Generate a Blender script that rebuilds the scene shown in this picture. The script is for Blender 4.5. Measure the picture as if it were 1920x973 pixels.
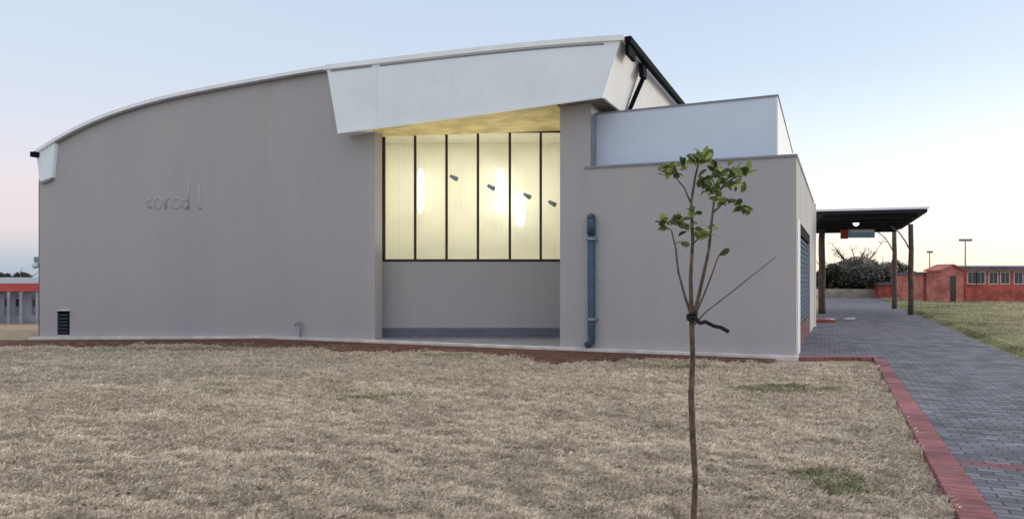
import bpy, math, random
import numpy as np
from mathutils import Vector, Matrix
random.seed(7); rng = np.random.default_rng(7)
R = math.radians
S = bpy.context.scene
for o in list(bpy.data.objects): bpy.data.objects.remove(o)
COL = S.collection

# ------------------------------------------------------------------ camera, sky, sun, exposure
EYE = 1.6; FPX = 1400.0; HOR = 521.0; CXP = 960.0
cd = bpy.data.cameras.new('camera'); cam = bpy.data.objects.new('camera', cd); COL.objects.link(cam)
cam.location = (0, 0, EYE); cam.rotation_euler = (R(90), 0, 0)
cd.sensor_width = 36; cd.lens = FPX/1920*36; cd.shift_y = (HOR-486.5)/1920
cd.clip_start = 0.05; cd.clip_end = 6000
S.camera = cam

SUN_TO = Vector((0.93, 0.30, 0.20)).normalized()
sl = bpy.data.lights.new('sun', 'SUN'); sl.energy = 1.3; sl.angle = R(14); sl.color = (1.0, 0.94, 0.87)
so = bpy.data.objects.new('sun', sl); COL.objects.link(so)
so.rotation_euler = (-SUN_TO).to_track_quat('-Z', 'Y').to_euler(); so.location = (20, 10, 12)

w = bpy.data.worlds.new('World'); S.world = w; w.use_nodes = True
nt = w.node_tree; N = nt.nodes; L = nt.links; N.clear()
def nn(tree, t, **kw):
    n = tree.nodes.new(t)
    for k, v in kw.items(): setattr(n, k, v)
    return n
tc = nn(nt, 'ShaderNodeTexCoord'); sep = nn(nt, 'ShaderNodeSeparateXYZ'); L.new(tc.outputs['Generated'], sep.inputs[0])
def ramp(tree, pts, interp='EASE'):
    r = nn(tree, 'ShaderNodeValToRGB'); cr = r.color_ramp; cr.interpolation = interp
    while len(cr.elements) > 1: cr.elements.remove(cr.elements[0])
    cr.elements[0].position = pts[0][0]; cr.elements[0].color = (*pts[0][1], 1)
    for p, c in pts[1:]:
        e = cr.elements.new(p); e.color = (*c, 1)
    return r
def srgb(r, g, b):
    f = lambda v: (v/255/12.92) if v <= 10 else ((v/255+0.055)/1.055)**2.4
    return (f(r), f(g), f(b))
anti = ramp(nt, [(0.0, srgb(160, 178, 206)), (0.02, srgb(172, 186, 212)), (0.055, srgb(216, 203, 216)), (0.10, srgb(230, 211, 219)),
                 (0.17, srgb(220, 218, 230)), (0.27, srgb(209, 219, 235)), (0.38, srgb(205, 218, 235)), (0.6, (0.98, 1.0, 1.06)), (1.0, (1.12, 1.12, 1.16))], 'LINEAR')
sunw = ramp(nt, [(0.0, srgb(250, 234, 222)), (0.03, srgb(250, 240, 234)), (0.08, srgb(244, 244, 243)), (0.15, srgb(233, 239, 243)),
                 (0.25, srgb(203, 216, 233)), (0.36, srgb(192, 207, 230)), (0.6, (0.98, 1.0, 1.06)), (1.0, (1.12, 1.12, 1.16))], 'LINEAR')
L.new(sep.outputs['Z'], anti.inputs[0]); L.new(sep.outputs['Z'], sunw.inputs[0])
dp = nn(nt, 'ShaderNodeVectorMath', operation='DOT_PRODUCT'); dp.inputs[1].default_value = (0.95, 0.31, 0.0)
L.new(tc.outputs['Generated'], dp.inputs[0])
mr = nn(nt, 'ShaderNodeMapRange', interpolation_type='SMOOTHSTEP'); L.new(dp.outputs['Value'], mr.inputs[0])
mr.inputs[1].default_value = -0.25; mr.inputs[2].default_value = 0.72
mx = nn(nt, 'ShaderNodeMix', data_type='RGBA'); L.new(mr.outputs[0], mx.inputs[0])
L.new(anti.outputs[0], mx.inputs[6]); L.new(sunw.outputs[0], mx.inputs[7])
bg1 = nn(nt, 'ShaderNodeBackground'); bg1.inputs[1].default_value = 0.80; L.new(mx.outputs[2], bg1.inputs[0])
sky = nn(nt, 'ShaderNodeTexSky', sky_type='NISHITA'); sky.sun_disc = False
sky.sun_elevation = math.asin(SUN_TO.z); sky.sun_rotation = math.atan2(SUN_TO.x, SUN_TO.y)
bg2 = nn(nt, 'ShaderNodeBackground'); bg2.inputs[1].default_value = 0.05; L.new(sky.outputs[0], bg2.inputs[0])
ad = nn(nt, 'ShaderNodeAddShader'); L.new(bg1.outputs[0], ad.inputs[0]); L.new(bg2.outputs[0], ad.inputs[1])
wo = nn(nt, 'ShaderNodeOutputWorld'); L.new(ad.outputs[0], wo.inputs[0])
S.view_settings.view_transform = 'Standard'; S.view_settings.look = 'None'
S.view_settings.exposure = 0.15; S.view_settings.gamma = 1.0
S.render.engine = 'CYCLES'

# ------------------------------------------------------------------ materials
def material(name, col, rough=0.8, var=0.0, scale=3.0, bump=0.0, bscale=60.0, metal=0.0, col2=None, emit=None, estr=0.0, spec=0.3, coat=0.0):
    m = bpy.data.materials.new(name); m.use_nodes = True; t = m.node_tree
    b = t.nodes['Principled BSDF']; b.inputs['Roughness'].default_value = rough; b.inputs['Metallic'].default_value = metal
    b.inputs['Specular IOR Level'].default_value = spec
    b.inputs['Base Color'].default_value = (*col, 1)
    geo = nn(t, 'ShaderNodeNewGeometry')
    if var or col2:
        n = nn(t, 'ShaderNodeTexNoise'); n.inputs['Scale'].default_value = scale; n.inputs['Detail'].default_value = 6; n.inputs['Roughness'].default_value = 0.62
        t.links.new(geo.outputs['Position'], n.inputs['Vector'])
        c2 = col2 if col2 else tuple(c*(1-var) for c in col); c1 = col if col2 else tuple(min(1, c*(1+var)) for c in col)
        r = ramp(t, [(0.32, c2), (0.68, c1)]); t.links.new(n.outputs[0], r.inputs[0]); t.links.new(r.outputs[0], b.inputs['Base Color'])
    if bump:
        n2 = nn(t, 'ShaderNodeTexNoise'); n2.inputs['Scale'].default_value = bscale; n2.inputs['Detail'].default_value = 4
        t.links.new(geo.outputs['Position'], n2.inputs['Vector'])
        bp = nn(t, 'ShaderNodeBump'); bp.inputs['Strength'].default_value = bump; bp.inputs['Distance'].default_value = 0.02
        t.links.new(n2.outputs[0], bp.inputs['Height']); t.links.new(bp.outputs[0], b.inputs['Normal'])
    if emit: b.inputs['Emission Color'].default_value = (*emit, 1); b.inputs['Emission Strength'].default_value = estr
    return m

def ribbed(name, col, vec, freq, rough=0.45, strength=0.25, metal=0.0, var=0.05):
    """sheet metal with shallow ribs across world direction vec"""
    m = material(name, col, rough, var, 1.3, metal=metal); t = m.node_tree; b = t.nodes['Principled BSDF']
    geo = nn(t, 'ShaderNodeNewGeometry'); d = nn(t, 'ShaderNodeVectorMath', operation='DOT_PRODUCT'); d.inputs[1].default_value = vec
    t.links.new(geo.outputs['Position'], d.inputs[0])
    mu = nn(t, 'ShaderNodeMath', operation='MULTIPLY'); mu.inputs[1].default_value = freq*2*math.pi; t.links.new(d.outputs['Value'], mu.inputs[0])
    sn = nn(t, 'ShaderNodeMath', operation='SINE'); t.links.new(mu.outputs[0], sn.inputs[0])
    pw = nn(t, 'ShaderNodeMath', operation='SMOOTH_MAX'); pw.inputs[1].default_value = 0.75; pw.inputs[2].default_value = 0.1; t.links.new(sn.outputs[0], pw.inputs[0])
    bp = nn(t, 'ShaderNodeBump'); bp.inputs['Strength'].default_value = strength; bp.inputs['Distance'].default_value = 0.03
    t.links.new(pw.outputs[0], bp.inputs['Height']); t.links.new(bp.outputs[0], b.inputs['Normal'])
    return m

def stucco(name, a, b_, stain=True):
    m = material(name, a, 0.9, bump=0.35, bscale=45.0, spec=0.15); t = m.node_tree; b = t.nodes['Principled BSDF']
    geo = nn(t, 'ShaderNodeNewGeometry')
    n = nn(t, 'ShaderNodeTexNoise'); n.inputs['Scale'].default_value = 0.55; n.inputs['Detail'].default_value = 8; n.inputs['Roughness'].default_value = 0.6
    mp = nn(t, 'ShaderNodeMapping'); mp.inputs['Scale'].default_value = (1, 1, 0.45); t.links.new(geo.outputs['Position'], mp.inputs[0]); t.links.new(mp.outputs[0], n.inputs['Vector'])
    r = ramp(t, [(0.3, b_), (0.7, a)]); t.links.new(n.outputs[0], r.inputs[0])
    # rain streaks: noise stretched down the wall
    n2 = nn(t, 'ShaderNodeTexNoise'); n2.inputs['Scale'].default_value = 4.0; n2.inputs['Detail'].default_value = 5
    mp2 = nn(t, 'ShaderNodeMapping'); mp2.inputs['Scale'].default_value = (1, 1, 0.07); t.links.new(geo.outputs['Position'], mp2.inputs[0]); t.links.new(mp2.outputs[0], n2.inputs['Vector'])
    r2 = ramp(t, [(0.35, (0.86, 0.86, 0.87)), (0.62, (1, 1, 1))]); t.links.new(n2.outputs[0], r2.inputs[0])
    mm = nn(t, 'ShaderNodeMix', data_type='RGBA', blend_type='MULTIPLY'); mm.inputs[0].default_value = 0.13
    t.links.new(r.outputs[0], mm.inputs[6]); t.links.new(r2.outputs[0], mm.inputs[7]); t.links.new(mm.outputs[2], b.inputs['Base Color'])
    return m

def brickmat(name, c1, c2, mortar, bw, bh, msize, rot=0.0, band=None, bump=0.4, rough=0.85, loc=(0,0,0), vertical=False, wash=0.25):
    m = material(name, c1, rough, spec=0.2); t = m.node_tree; b = t.nodes['Principled BSDF']
    geo = nn(t, 'ShaderNodeNewGeometry')
    if vertical:
        s = nn(t, 'ShaderNodeSeparateXYZ'); t.links.new(geo.outputs['Position'], s.inputs[0])
        a = nn(t, 'ShaderNodeMath', operation='ADD'); t.links.new(s.outputs[0], a.inputs[0]); t.links.new(s.outputs[1], a.inputs[1])
        c = nn(t, 'ShaderNodeCombineXYZ'); t.links.new(a.outputs[0], c.inputs[0]); t.links.new(s.outputs[2], c.inputs[1]); vec = c.outputs[0]
    else:
        mp = nn(t, 'ShaderNodeMapping'); mp.inputs['Rotation'].default_value = (0, 0, rot); t.links.new(geo.outputs['Position'], mp.inputs[0]); vec = mp.outputs[0]
    br = nn(t, 'ShaderNodeTexBrick'); t.links.new(vec, br.inputs['Vector'])
    br.inputs['Scale'].default_value = 1.0; br.inputs['Brick Width'].default_value = bw; br.inputs['Row Height'].default_value = bh
    br.inputs['Mortar Size'].default_value = msize; br.inputs['Mortar Smooth'].default_value = 0.3
    br.inputs['Color1'].default_value = (*c1, 1); br.inputs['Color2'].default_value = (*c2, 1); br.inputs['Mortar'].default_value = (*mortar, 1)
    out = br.outputs['Color']
    if band:   # rows of red pavers laid across the path
        s2 = nn(t, 'ShaderNodeSeparateXYZ'); t.links.new(vec, s2.inputs[0])
        br2 = nn(t, 'ShaderNodeTexBrick'); t.links.new(vec, br2.inputs['Vector'])
        for k in ('Scale', 'Brick Width', 'Row Height', 'Mortar Size', 'Mortar Smooth', 'Mortar'): br2.inputs[k].default_value = br.inputs[k].default_value
        br2.inputs['Color1'].default_value = (*srgb(140, 92, 98), 1); br2.inputs['Color2'].default_value = (*srgb(118, 84, 90), 1)
        fac = None
        for y0 in band:
            c = nn(t, 'ShaderNodeMath', operation='COMPARE'); c.inputs[1].default_value = y0; c.inputs[2].default_value = bh; t.links.new(s2.outputs[1], c.inputs[0])
            if fac is None: fac = c.outputs[0]
            else:
                a = nn(t, 'ShaderNodeMath', operation='MAXIMUM'); t.links.new(fac, a.inputs[0]); t.links.new(c.outputs[0], a.inputs[1]); fac = a.outputs[0]
        x = nn(t, 'ShaderNodeMix', data_type='RGBA'); t.links.new(fac, x.inputs[0]); t.links.new(out, x.inputs[6]); t.links.new(br2.outputs['Color'], x.inputs[7]); out = x.outputs[2]
    n = nn(t, 'ShaderNodeTexNoise'); n.inputs['Scale'].default_value = 1.4; n.inputs['Detail'].default_value = 7; n.inputs['Roughness'].default_value = 0.7
    t.links.new(geo.outputs['Position'], n.inputs['Vector'])
    r = ramp(t, [(0.3, (1-wash*1.6,)*3), (0.7, (1+wash,)*3)]); t.links.new(n.outputs[0], r.inputs[0])
    mm = nn(t, 'ShaderNodeMix', data_type='RGBA', blend_type='MULTIPLY'); mm.inputs[0].default_value = 1
    t.links.new(out, mm.inputs[6]); t.links.new(r.outputs[0], mm.inputs[7]); t.links.new(mm.outputs[2], b.inputs['Base Color'])
    bp = nn(t, 'ShaderNodeBump'); bp.inputs['Strength'].default_value = bump; bp.inputs['Distance'].default_value = 0.01; bp.invert = True
    t.links.new(br.outputs['Fac'], bp.inputs['Height']); t.links.new(bp.outputs[0], b.inputs['Normal'])
    return m

U = Vector((0.922, -0.3865, 0)).normalized(); V = Vector((0.3865, 0.922, 0)).normalized()
PD = Vector((0.3911, 0.9203, 0)).normalized(); PN = Vector((PD.y, -PD.x, 0))
M = {}
M['wall'] = stucco('grey_render', (0.448, 0.420, 0.424), (0.40, 0.396, 0.414))
M['wall2'] = stucco('pale_render', (0.50, 0.495, 0.49), (0.44, 0.44, 0.44))
M['clad'] = ribbed('white_metal_cladding', (0.80, 0.86, 0.90), tuple(U), 4.0, 0.4, 0.10, var=0.03)
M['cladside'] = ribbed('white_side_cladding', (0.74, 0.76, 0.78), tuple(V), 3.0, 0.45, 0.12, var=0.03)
M['blueclad'] = ribbed('blue_grey_cladding', (0.60, 0.68, 0.80), tuple(U), 3.0, 0.45, 0.05, var=0.02)
M['roof'] = ribbed('roof_sheet', (0.86, 0.88, 0.90), tuple(U), 5.0, 0.35, 0.5)
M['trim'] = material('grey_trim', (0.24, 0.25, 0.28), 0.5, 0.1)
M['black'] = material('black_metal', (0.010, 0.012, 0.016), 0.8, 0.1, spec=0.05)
M['frame'] = material('bronze_frame', (0.035, 0.032, 0.024), 0.4, 0.1)
M['pipe'] = material('blue_pipe', (0.055, 0.085, 0.135), 0.45, 0.2, 8)
M['pipeband'] = material('pipe_bracket', (0.25, 0.28, 0.33), 0.4, 0.1, 8)
M['blue'] = material('blue_door_paint', (0.035, 0.075, 0.14), 0.7, 0.12, 3, spec=0.1)
M['skirt'] = material('blue_grey_skirting', (0.15, 0.155, 0.195), 0.7, 0.1, 2, bump=0.2)
M['apron'] = material('pale_concrete', (0.66, 0.61, 0.585), 0.9, 0.15, 2.5, bump=0.4, bscale=80)
M['recessfloor'] = material('recess_concrete', (0.23, 0.23, 0.26), 0.85, 0.15, 2, bump=0.3)
M['soffit'] = ribbed('ochre_soffit_boards', (0.62, 0.52, 0.27), tuple(U), 2.6, 0.6, 0.9, var=0.25)
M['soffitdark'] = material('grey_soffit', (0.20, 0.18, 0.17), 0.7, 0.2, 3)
M['cream'] = ribbed('cream_boarding', (0.72, 0.71, 0.63), (1, 0, 0), 3.2, 0.8, 0.5, var=0.02)
M['ceil'] = material('room_ceiling', (0.50, 0.49, 0.44), 0.9, 0.05)
M['lampglow'] = material('lit_lamp', (1, 1, 1), 0.5, emit=(1, 0.98, 0.92), estr=2.2)
M['soil'] = material('bare_red_soil', (0.12, 0.056, 0.038), 0.95, 0.45, 5, bump=0.9, bscale=40)
M['pavers'] = brickmat('interlocking_pavers', srgb(128, 127, 136), srgb(92, 94, 104), (0.055, 0.055, 0.06), 0.2, 0.1, 0.008, rot=-math.atan2(PD.y, PD.x)+math.pi/2+R(0), band=[7.25], bump=0.55, wash=0.22)
M['kerb'] = brickmat('red_kerb_brick', srgb(156, 100, 103), srgb(128, 84, 88), (0.10, 0.08, 0.075), 0.105, 0.255, 0.006, rot=-math.atan2(PD.y, PD.x), bump=0.6, wash=0.25)
M['redbrick'] = brickmat('red_brick', srgb(204, 94, 80), srgb(176, 78, 68), (0.30, 0.19, 0.17), 0.23, 0.085, 0.01, vertical=True, bump=0.5)
M['plinth'] = brickmat('dull_red_plinth', srgb(128, 78, 78), srgb(112, 66, 68), (0.12, 0.1, 0.1), 0.23, 0.085, 0.01, vertical=True, bump=0.5)
M['pinkbrick'] = brickmat('pink_brick', srgb(206, 122, 106), srgb(186, 100, 88), (0.3, 0.23, 0.2), 0.23, 0.085, 0.01, vertical=True, bump=0.5)
M['slate'] = material('grey_roof_tile', (0.11, 0.11, 0.14), 0.8, 0.3, 2)
M['glassdark'] = material('dark_window_glass', (0.02, 0.025, 0.03), 0.12, spec=0.7)
M['white'] = material('white_paint', (0.62, 0.62, 0.64), 0.6, 0.1)
M['redpaint'] = material('red_fascia_paint', srgb(188, 84, 84), 0.6, 0.08, 1)
M['palewall'] = material('pale_grey_wall', srgb(158, 160, 170), 0.85, 0.2, 1)
M['greydoor'] = material('grey_window_panel', srgb(120, 128, 142), 0.6, 0.2, 2)
M['wood'] = material('weathered_pole_timber', (0.13, 0.095, 0.075), 0.9, 0.35, 6, bump=0.6, bscale=30)
M['deck'] = material('shaded_canopy_sheet', (0.018, 0.018, 0.021), 0.7, 0.2, 3)  # near black: shade of the underside put into the sheet colour
M['bark'] = material('young_bark', (0.13, 0.095, 0.07), 0.9, 0.4, 25, bump=0.6, bscale=120)
M['barkdark'] = material('dark_bark', (0.06, 0.045, 0.035), 0.9, 0.3, 12, bump=0.5)
M['strap'] = material('black_rubber_strap', (0.012, 0.012, 0.014), 0.6, 0.1)
M['signblue'] = material('sign_blue', srgb(128, 160, 196), 0.5, 0.08, 6)
M['signred'] = material('sign_red', srgb(150, 50, 40), 0.5, 0.1, 6)
M['mast'] = material('mast_steel', (0.30, 0.30, 0.30), 0.5, 0.1)
M['dirtwall'] = material('sandy_low_wall', (0.34, 0.30, 0.24), 0.9, 0.25, 1.5)

def leafmat(name, a, b_, rough=0.5):
    m = bpy.data.materials.new(name); m.use_nodes = True; t = m.node_tree; b = t.nodes['Principled BSDF']
    b.inputs['Roughness'].default_value = rough; b.inputs['Specular IOR Level'].default_value = 0.3
    at = nn(t, 'ShaderNodeAttribute'); at.attribute_name = 'tone'
    r = ramp(t, [(0, a), (1, b_)], 'LINEAR'); t.links.new(at.outputs['Fac'], r.inputs[0]); t.links.new(r.outputs[0], b.inputs['Base Color'])
    tr = nn(t, 'ShaderNodeBsdfTranslucent'); t.links.new(r.outputs[0], tr.inputs[0])
    ms = nn(t, 'ShaderNodeMixShader'); ms.inputs[0].default_value = 0.25
    t.links.new(b.outputs[0], ms.inputs[1]); t.links.new(tr.outputs[0], ms.inputs[2]); t.links.new(ms.outputs[0], t.nodes['Material Output'].inputs[0])
    return m
M['leaf'] = leafmat('sapling_leaf', (0.020, 0.036, 0.012), (0.36, 0.44, 0.12))
M['darkleaf'] = leafmat('dark_evergreen', (0.014, 0.02, 0.012), (0.075, 0.09, 0.045))
M['greyleaf'] = leafmat('grey_green_foliage', (0.04, 0.042, 0.034), (0.17, 0.165, 0.13))
M['dryleaf'] = leafmat('dry_foliage', (0.10, 0.075, 0.05), (0.26, 0.20, 0.13))
M['straw'] = leafmat('dry_grass_blade', (0.31, 0.25, 0.19), (0.87, 0.775, 0.64), 0.8)
M['greengrass'] = leafmat('green_grass_blade', (0.13, 0.14, 0.07), (0.44, 0.43, 0.26), 0.8)

M['litter'] = leafmat('fallen_leaf', (0.05, 0.035, 0.025), (0.22, 0.15, 0.09), 0.8)
def glassmat():
    m = bpy.data.materials.new('clear_glass'); m.use_nodes = True; t = m.node_tree; t.nodes.clear()
    o = nn(t, 'ShaderNodeOutputMaterial'); tr = nn(t, 'ShaderNodeBsdfTransparent'); tr.inputs[0].default_value = (0.94, 0.96, 0.93, 1)
    g = nn(t, 'ShaderNodeBsdfGlossy'); g.inputs['Roughness'].default_value = 0.06
    fr = nn(t, 'ShaderNodeFresnel'); fr.inputs[0].default_value = 1.45
    m2 = nn(t, 'ShaderNodeMixShader'); t.links.new(fr.outputs[0], m2.inputs[0]); t.links.new(tr.outputs[0], m2.inputs[1]); t.links.new(g.outputs[0], m2.inputs[2]); t.links.new(m2.outputs[0], o.inputs[0])
    return m
M['glass'] = glassmat()

def groundmat():
    m = material('dry_lawn', (0.36, 0.31, 0.25), 0.95, spec=0.1); t = m.node_tree; b = t.nodes['Principled BSDF']
    geo = nn(t, 'ShaderNodeNewGeometry')
    def noise(s, d=6, ro=0.65, dist=0.0):
        n = nn(t, 'ShaderNodeTexNoise'); n.inputs['Scale'].default_value = s; n.inputs['Detail'].default_value = d; n.inputs['Roughness'].default_value = ro
        n.inputs['Distortion'].default_value = dist; t.links.new(geo.outputs['Position'], n.inputs['Vector']); return n.outputs[0]
    def mix(f, a, b2, mode='MIX'):
        x = nn(t, 'ShaderNodeMix', data_type='RGBA', blend_type=mode)
        if isinstance(f, (int, float)): x.inputs[0].default_value = f
        else: t.links.new(f, x.inputs[0])
        for s, i in ((a, 6), (b2, 7)):
            if isinstance(s, tuple): x.inputs[i].default_value = (*s, 1)
            else: t.links.new(s, x.inputs[i])
        return x.outputs[2]
    fine = ramp(t, [(0.36, (0.16, 0.12, 0.08)), (0.5, (0.45, 0.375, 0.28)), (0.64, (0.74, 0.63, 0.48))]); t.links.new(noise(16, 9, 0.78), fine.inputs[0])
    patch = ramp(t, [(0.46, (0, 0, 0)), (0.68, (1, 1, 1))]); t.links.new(noise(0.33, 6, 0.6, 0.6), patch.inputs[0])
    green = ramp(t, [(0.3, (0.18, 0.165, 0.09)), (0.7, (0.46, 0.43, 0.28))]); t.links.new(noise(14, 8, 0.75), green.inputs[0])
    pf = nn(t, 'ShaderNodeMath', operation='MULTIPLY'); t.links.new(patch.outputs[0], pf.inputs[0]); pf.inputs[1].default_value = 0.15
    c = mix(pf.outputs[0], fine.outputs[0], green.outputs[0])
    dp2 = nn(t, 'ShaderNodeVectorMath', operation='DOT_PRODUCT'); dp2.inputs[1].default_value = tuple(PN); t.links.new(geo.outputs['Position'], dp2.inputs[0])
    rr = nn(t, 'ShaderNodeMapRange'); rr.inputs[1].default_value = 3.0; rr.inputs[2].default_value = 4.2; t.links.new(dp2.outputs['Value'], rr.inputs[0])
    far = ramp(t, [(0.36, (0.32, 0.31, 0.19)), (0.5, (0.47, 0.44, 0.30)), (0.66, (0.66, 0.56, 0.43))]); t.links.new(noise(0.5, 7, 0.65, 0.4), far.inputs[0])
    c = mix(rr.outputs[0], c, far.outputs[0])
    # browner turf towards the wall
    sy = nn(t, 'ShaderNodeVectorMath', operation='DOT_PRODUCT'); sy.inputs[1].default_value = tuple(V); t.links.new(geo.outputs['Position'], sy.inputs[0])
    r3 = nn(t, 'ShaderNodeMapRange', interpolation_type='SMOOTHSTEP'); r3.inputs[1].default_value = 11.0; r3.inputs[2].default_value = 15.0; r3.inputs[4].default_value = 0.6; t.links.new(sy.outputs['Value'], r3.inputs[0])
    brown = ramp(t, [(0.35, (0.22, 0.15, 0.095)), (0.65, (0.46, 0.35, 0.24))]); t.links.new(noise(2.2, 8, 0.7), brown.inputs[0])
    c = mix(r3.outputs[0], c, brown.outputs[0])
    t.links.new(c, b.inputs['Base Color'])
    bp = nn(t, 'ShaderNodeBump'); bp.inputs['Strength'].default_value = 0.9; bp.inputs['Distance'].default_value = 0.05
    t.links.new(noise(24, 8, 0.75), bp.inputs['Height']); t.links.new(bp.outputs[0], b.inputs['Normal'])
    return m
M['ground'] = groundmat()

# ------------------------------------------------------------------ building helpers
def tag(o, label=None, cat=None, group=None, kind=None):
    if label: o['label'] = label
    if cat: o['category'] = cat
    if group: o['group'] = group
    if kind: o['kind'] = kind
    return o
def empty(name, loc, label, cat, group=None):
    o = bpy.data.objects.new(name, None); COL.objects.link(o); o.location = loc; o.empty_display_size = 0.3
    return tag(o, label, cat, group)
class MB:
    def __init__(s): s.v = []; s.f = []; s.tone = []
    def add(s, vs, fs):
        b = len(s.v); s.v += [tuple(x) for x in vs]; s.f += [tuple(b+i for i in f) for f in fs]; return s
    def hexa(s, p):   # 8 points: bottom 4 ccw, top 4
        return s.add(p, [(3,2,1,0), (4,5,6,7), (0,1,5,4), (1,2,6,5), (2,3,7,6), (3,0,4,7)])
    def box(s, c, size, ax=Vector((1,0,0)), ay=Vector((0,1,0)), az=Vector((0,0,1))):
        c = Vector(c); x, y, z = ax*size[0]/2, ay*size[1]/2, az*size[2]/2
        return s.hexa([c-x-y-z, c+x-y-z, c+x+y-z, c-x+y-z, c-x-y+z, c+x-y+z, c+x+y+z, c-x+y+z])
    def tube(s, pts, rad, n=8, cap=True):
        pts = [Vector(p) for p in pts]; rad = rad if isinstance(rad, (list, tuple)) else [rad]*len(pts)
        base = len(s.v); ref = None
        for i, p in enumerate(pts):
            d = (pts[min(i+1, len(pts)-1)] - pts[max(i-1, 0)]).normalized()
            if ref is None: ref = d.orthogonal().normalized()
            ref = (ref - d*ref.dot(d)).normalized(); bi = d.cross(ref)
            for k in range(n):
                a = 2*math.pi*k/n; s.v.append(tuple(p + (ref*math.cos(a)+bi*math.sin(a))*rad[i]))
        for i in range(len(pts)-1):
            for k in range(n):
                a = base+i*n+k; b = base+i*n+(k+1) % n; s.f.append((a, b, b+n, a+n))
        if cap: s.f.append(tuple(base+k for k in reversed(range(n)))); s.f.append(tuple(base+(len(pts)-1)*n+k for k in range(n)))
        return s
    def build(s, name, mat, parent=None, smooth=False, bevel=0.0, tone=None):
        me = bpy.data.meshes.new(name); me.from_pydata(s.v, [], s.f); me.update()
        o = bpy.data.objects.new(name, me); COL.objects.link(o); me.materials.append(mat)
        if smooth: me.polygons.foreach_set('use_smooth', [True]*len(me.polygons))
        if tone is not None:
            at = me.attributes.new('tone', 'FLOAT', 'FACE'); at.data.foreach_set('value', tone)
        if bevel:
            md = o.modifiers.new('bevel', 'BEVEL'); md.width = bevel; md.segments = 2; md.limit_method = 'ANGLE'
        if parent: attach(o, parent)
        return o
def attach(o, p):
    o.parent = p
    m = p.matrix_basis.copy(); q = p.parent
    while q: m = q.matrix_basis @ m; q = q.parent
    if p.type == 'EMPTY': o.matrix_parent_inverse = Matrix.Translation(-p.location)
    return o

# facade frame: s runs along the wall (0 at the bend, negative to the left), d comes out towards the lawn
A = Vector((-12.15, 19.2, 0)); B = Vector((-6.37, 19.6, 0)); C = Vector((5.56, 14.6, 0))
U = (C-B).normalized(); UA = (B-A).normalized(); V = Vector((-U.y, U.x, 0))
SA = -(B-A).length; SC = (C-B).length
def P(s, d, z):
    b = B + (U if s > 0 else UA)*s - V*d
    return Vector((b.x, b.y, z))
def on_wall(px, d=0.0, py=None):
    r = (px-CXP)/FPX
    for dirv, ok in ((U, lambda s: s >= 0), (UA, lambda s: s < 0)):
        o = B - V*d; s = (r*o.y - o.x)/(dirv.x - r*dirv.y)
        if ok(s): break
    p = P(s, d, 0)
    if py is None: return s
    return s, EYE + (HOR-py)*p.y/FPX
def at(px, Y, py=None):
    x = (px-CXP)/FPX*Y
    return x if py is None else (x, EYE+(HOR-py)*Y/FPX)
def lin(tab):
    xs = [t[0] for t in tab]; ys = [t[1] for t in tab]
    return lambda x: float(np.interp(x, xs, ys))
def strip(mb, ss, zb, zt, d0, d1):
    zb = zb if callable(zb) else (lambda s, q=zb: q); zt = zt if callable(zt) else (lambda s, q=zt: q)
    n = len(ss); vs = []
    for s in ss: vs += [P(s, d0, zb(s)), P(s, d0, zt(s)), P(s, d1, zt(s)), P(s, d1, zb(s))]
    fs = []
    for i in range(n-1):
        a = i*4; b = a+4
        fs += [(a, b, b+1, a+1), (a+1, b+1, b+2, a+2), (a+2, b+2, b+3, a+3), (a+3, b+3, b, a)]
    fs += [(0, 1, 2, 3), ((n-1)*4+3, (n-1)*4+2, (n-1)*4+1, (n-1)*4)]
    mb.add(vs, fs); return mb
def rng_s(a, b, n):
    ss = [a+(b-a)*i/n for i in range(n+1)]
    if a < 0 < b: ss = sorted(set(ss + [0.0]))
    return ss

# ------------------------------------------------------------------ terrain, sheets
def smooth(a, b, x): t = np.clip((x-a)/(b-a), 0, 1); return t*t*(3-2*t)
def vnoise(x, y, seed=0):
    xi = np.floor(x).astype(int); yi = np.floor(y).astype(int); fx = x-xi; fy = y-yi
    h = lambda a, b: (np.abs(np.sin(a*127.1+b*311.7+seed*74.7)*43758.5453) % 1.0)
    fx = fx*fx*(3-2*fx); fy = fy*fy*(3-2*fy)
    return (h(xi, yi)*(1-fx)+h(xi+1, yi)*fx)*(1-fy)+(h(xi, yi+1)*(1-fx)+h(xi+1, yi+1)*fx)*fy
K0 = Vector((2.87, 4.80, 0))                       # a point on the outer edge of the red kerb
def across(x, y): return (x-K0.x)*PN.x + (y-K0.y)*PN.y
def gheight(x, y):
    z = -1.12*smooth(20, 43, y)*smooth(-9, -14, x)*1.0
    q = across(x, y)
    amp = np.where((q > -0.25) & (q < 2.95), 0.0, 1.0)*smooth(80, 20, y)
    dw = (x-C.x)*(-V.x)+(y-C.y)*(-V.y); amp = amp*smooth(0.3, 1.2, np.where(x < 6, dw, 5))
    z = z + amp*(0.035*(vnoise(x*1.1, y*1.1, 1)-0.5)+0.035*(vnoise(x*3.7, y*3.7, 2)-0.5)+0.04*(vnoise(x*8, y*8, 3)-0.5)) - 0.004
    z = z + 0.05*np.exp(-((q-3.08)/0.12)**2)*smooth(60, 30, y)
    z = np.where((q > 0.02) & (q < 2.85), -0.03, z)
    return z
xs = np.concatenate([-np.geomspace(2500, 17, 30), np.arange(-16, 17, 0.09), np.geomspace(18, 2500, 40)])
ys = np.concatenate([[-60, -20, -5, 0, 1.5], np.arange(2.5, 21, 0.09), np.geomspace(21.5, 4000, 60)])
X, Y = np.meshgrid(xs, ys); Z = gheight(X, Y)
vs = np.stack([X.ravel(), Y.ravel(), Z.ravel()], 1); nx, ny = len(xs), len(ys)
ii = (np.arange(ny-1)[:, None]*nx+np.arange(nx-1)[None, :]).ravel()
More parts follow.
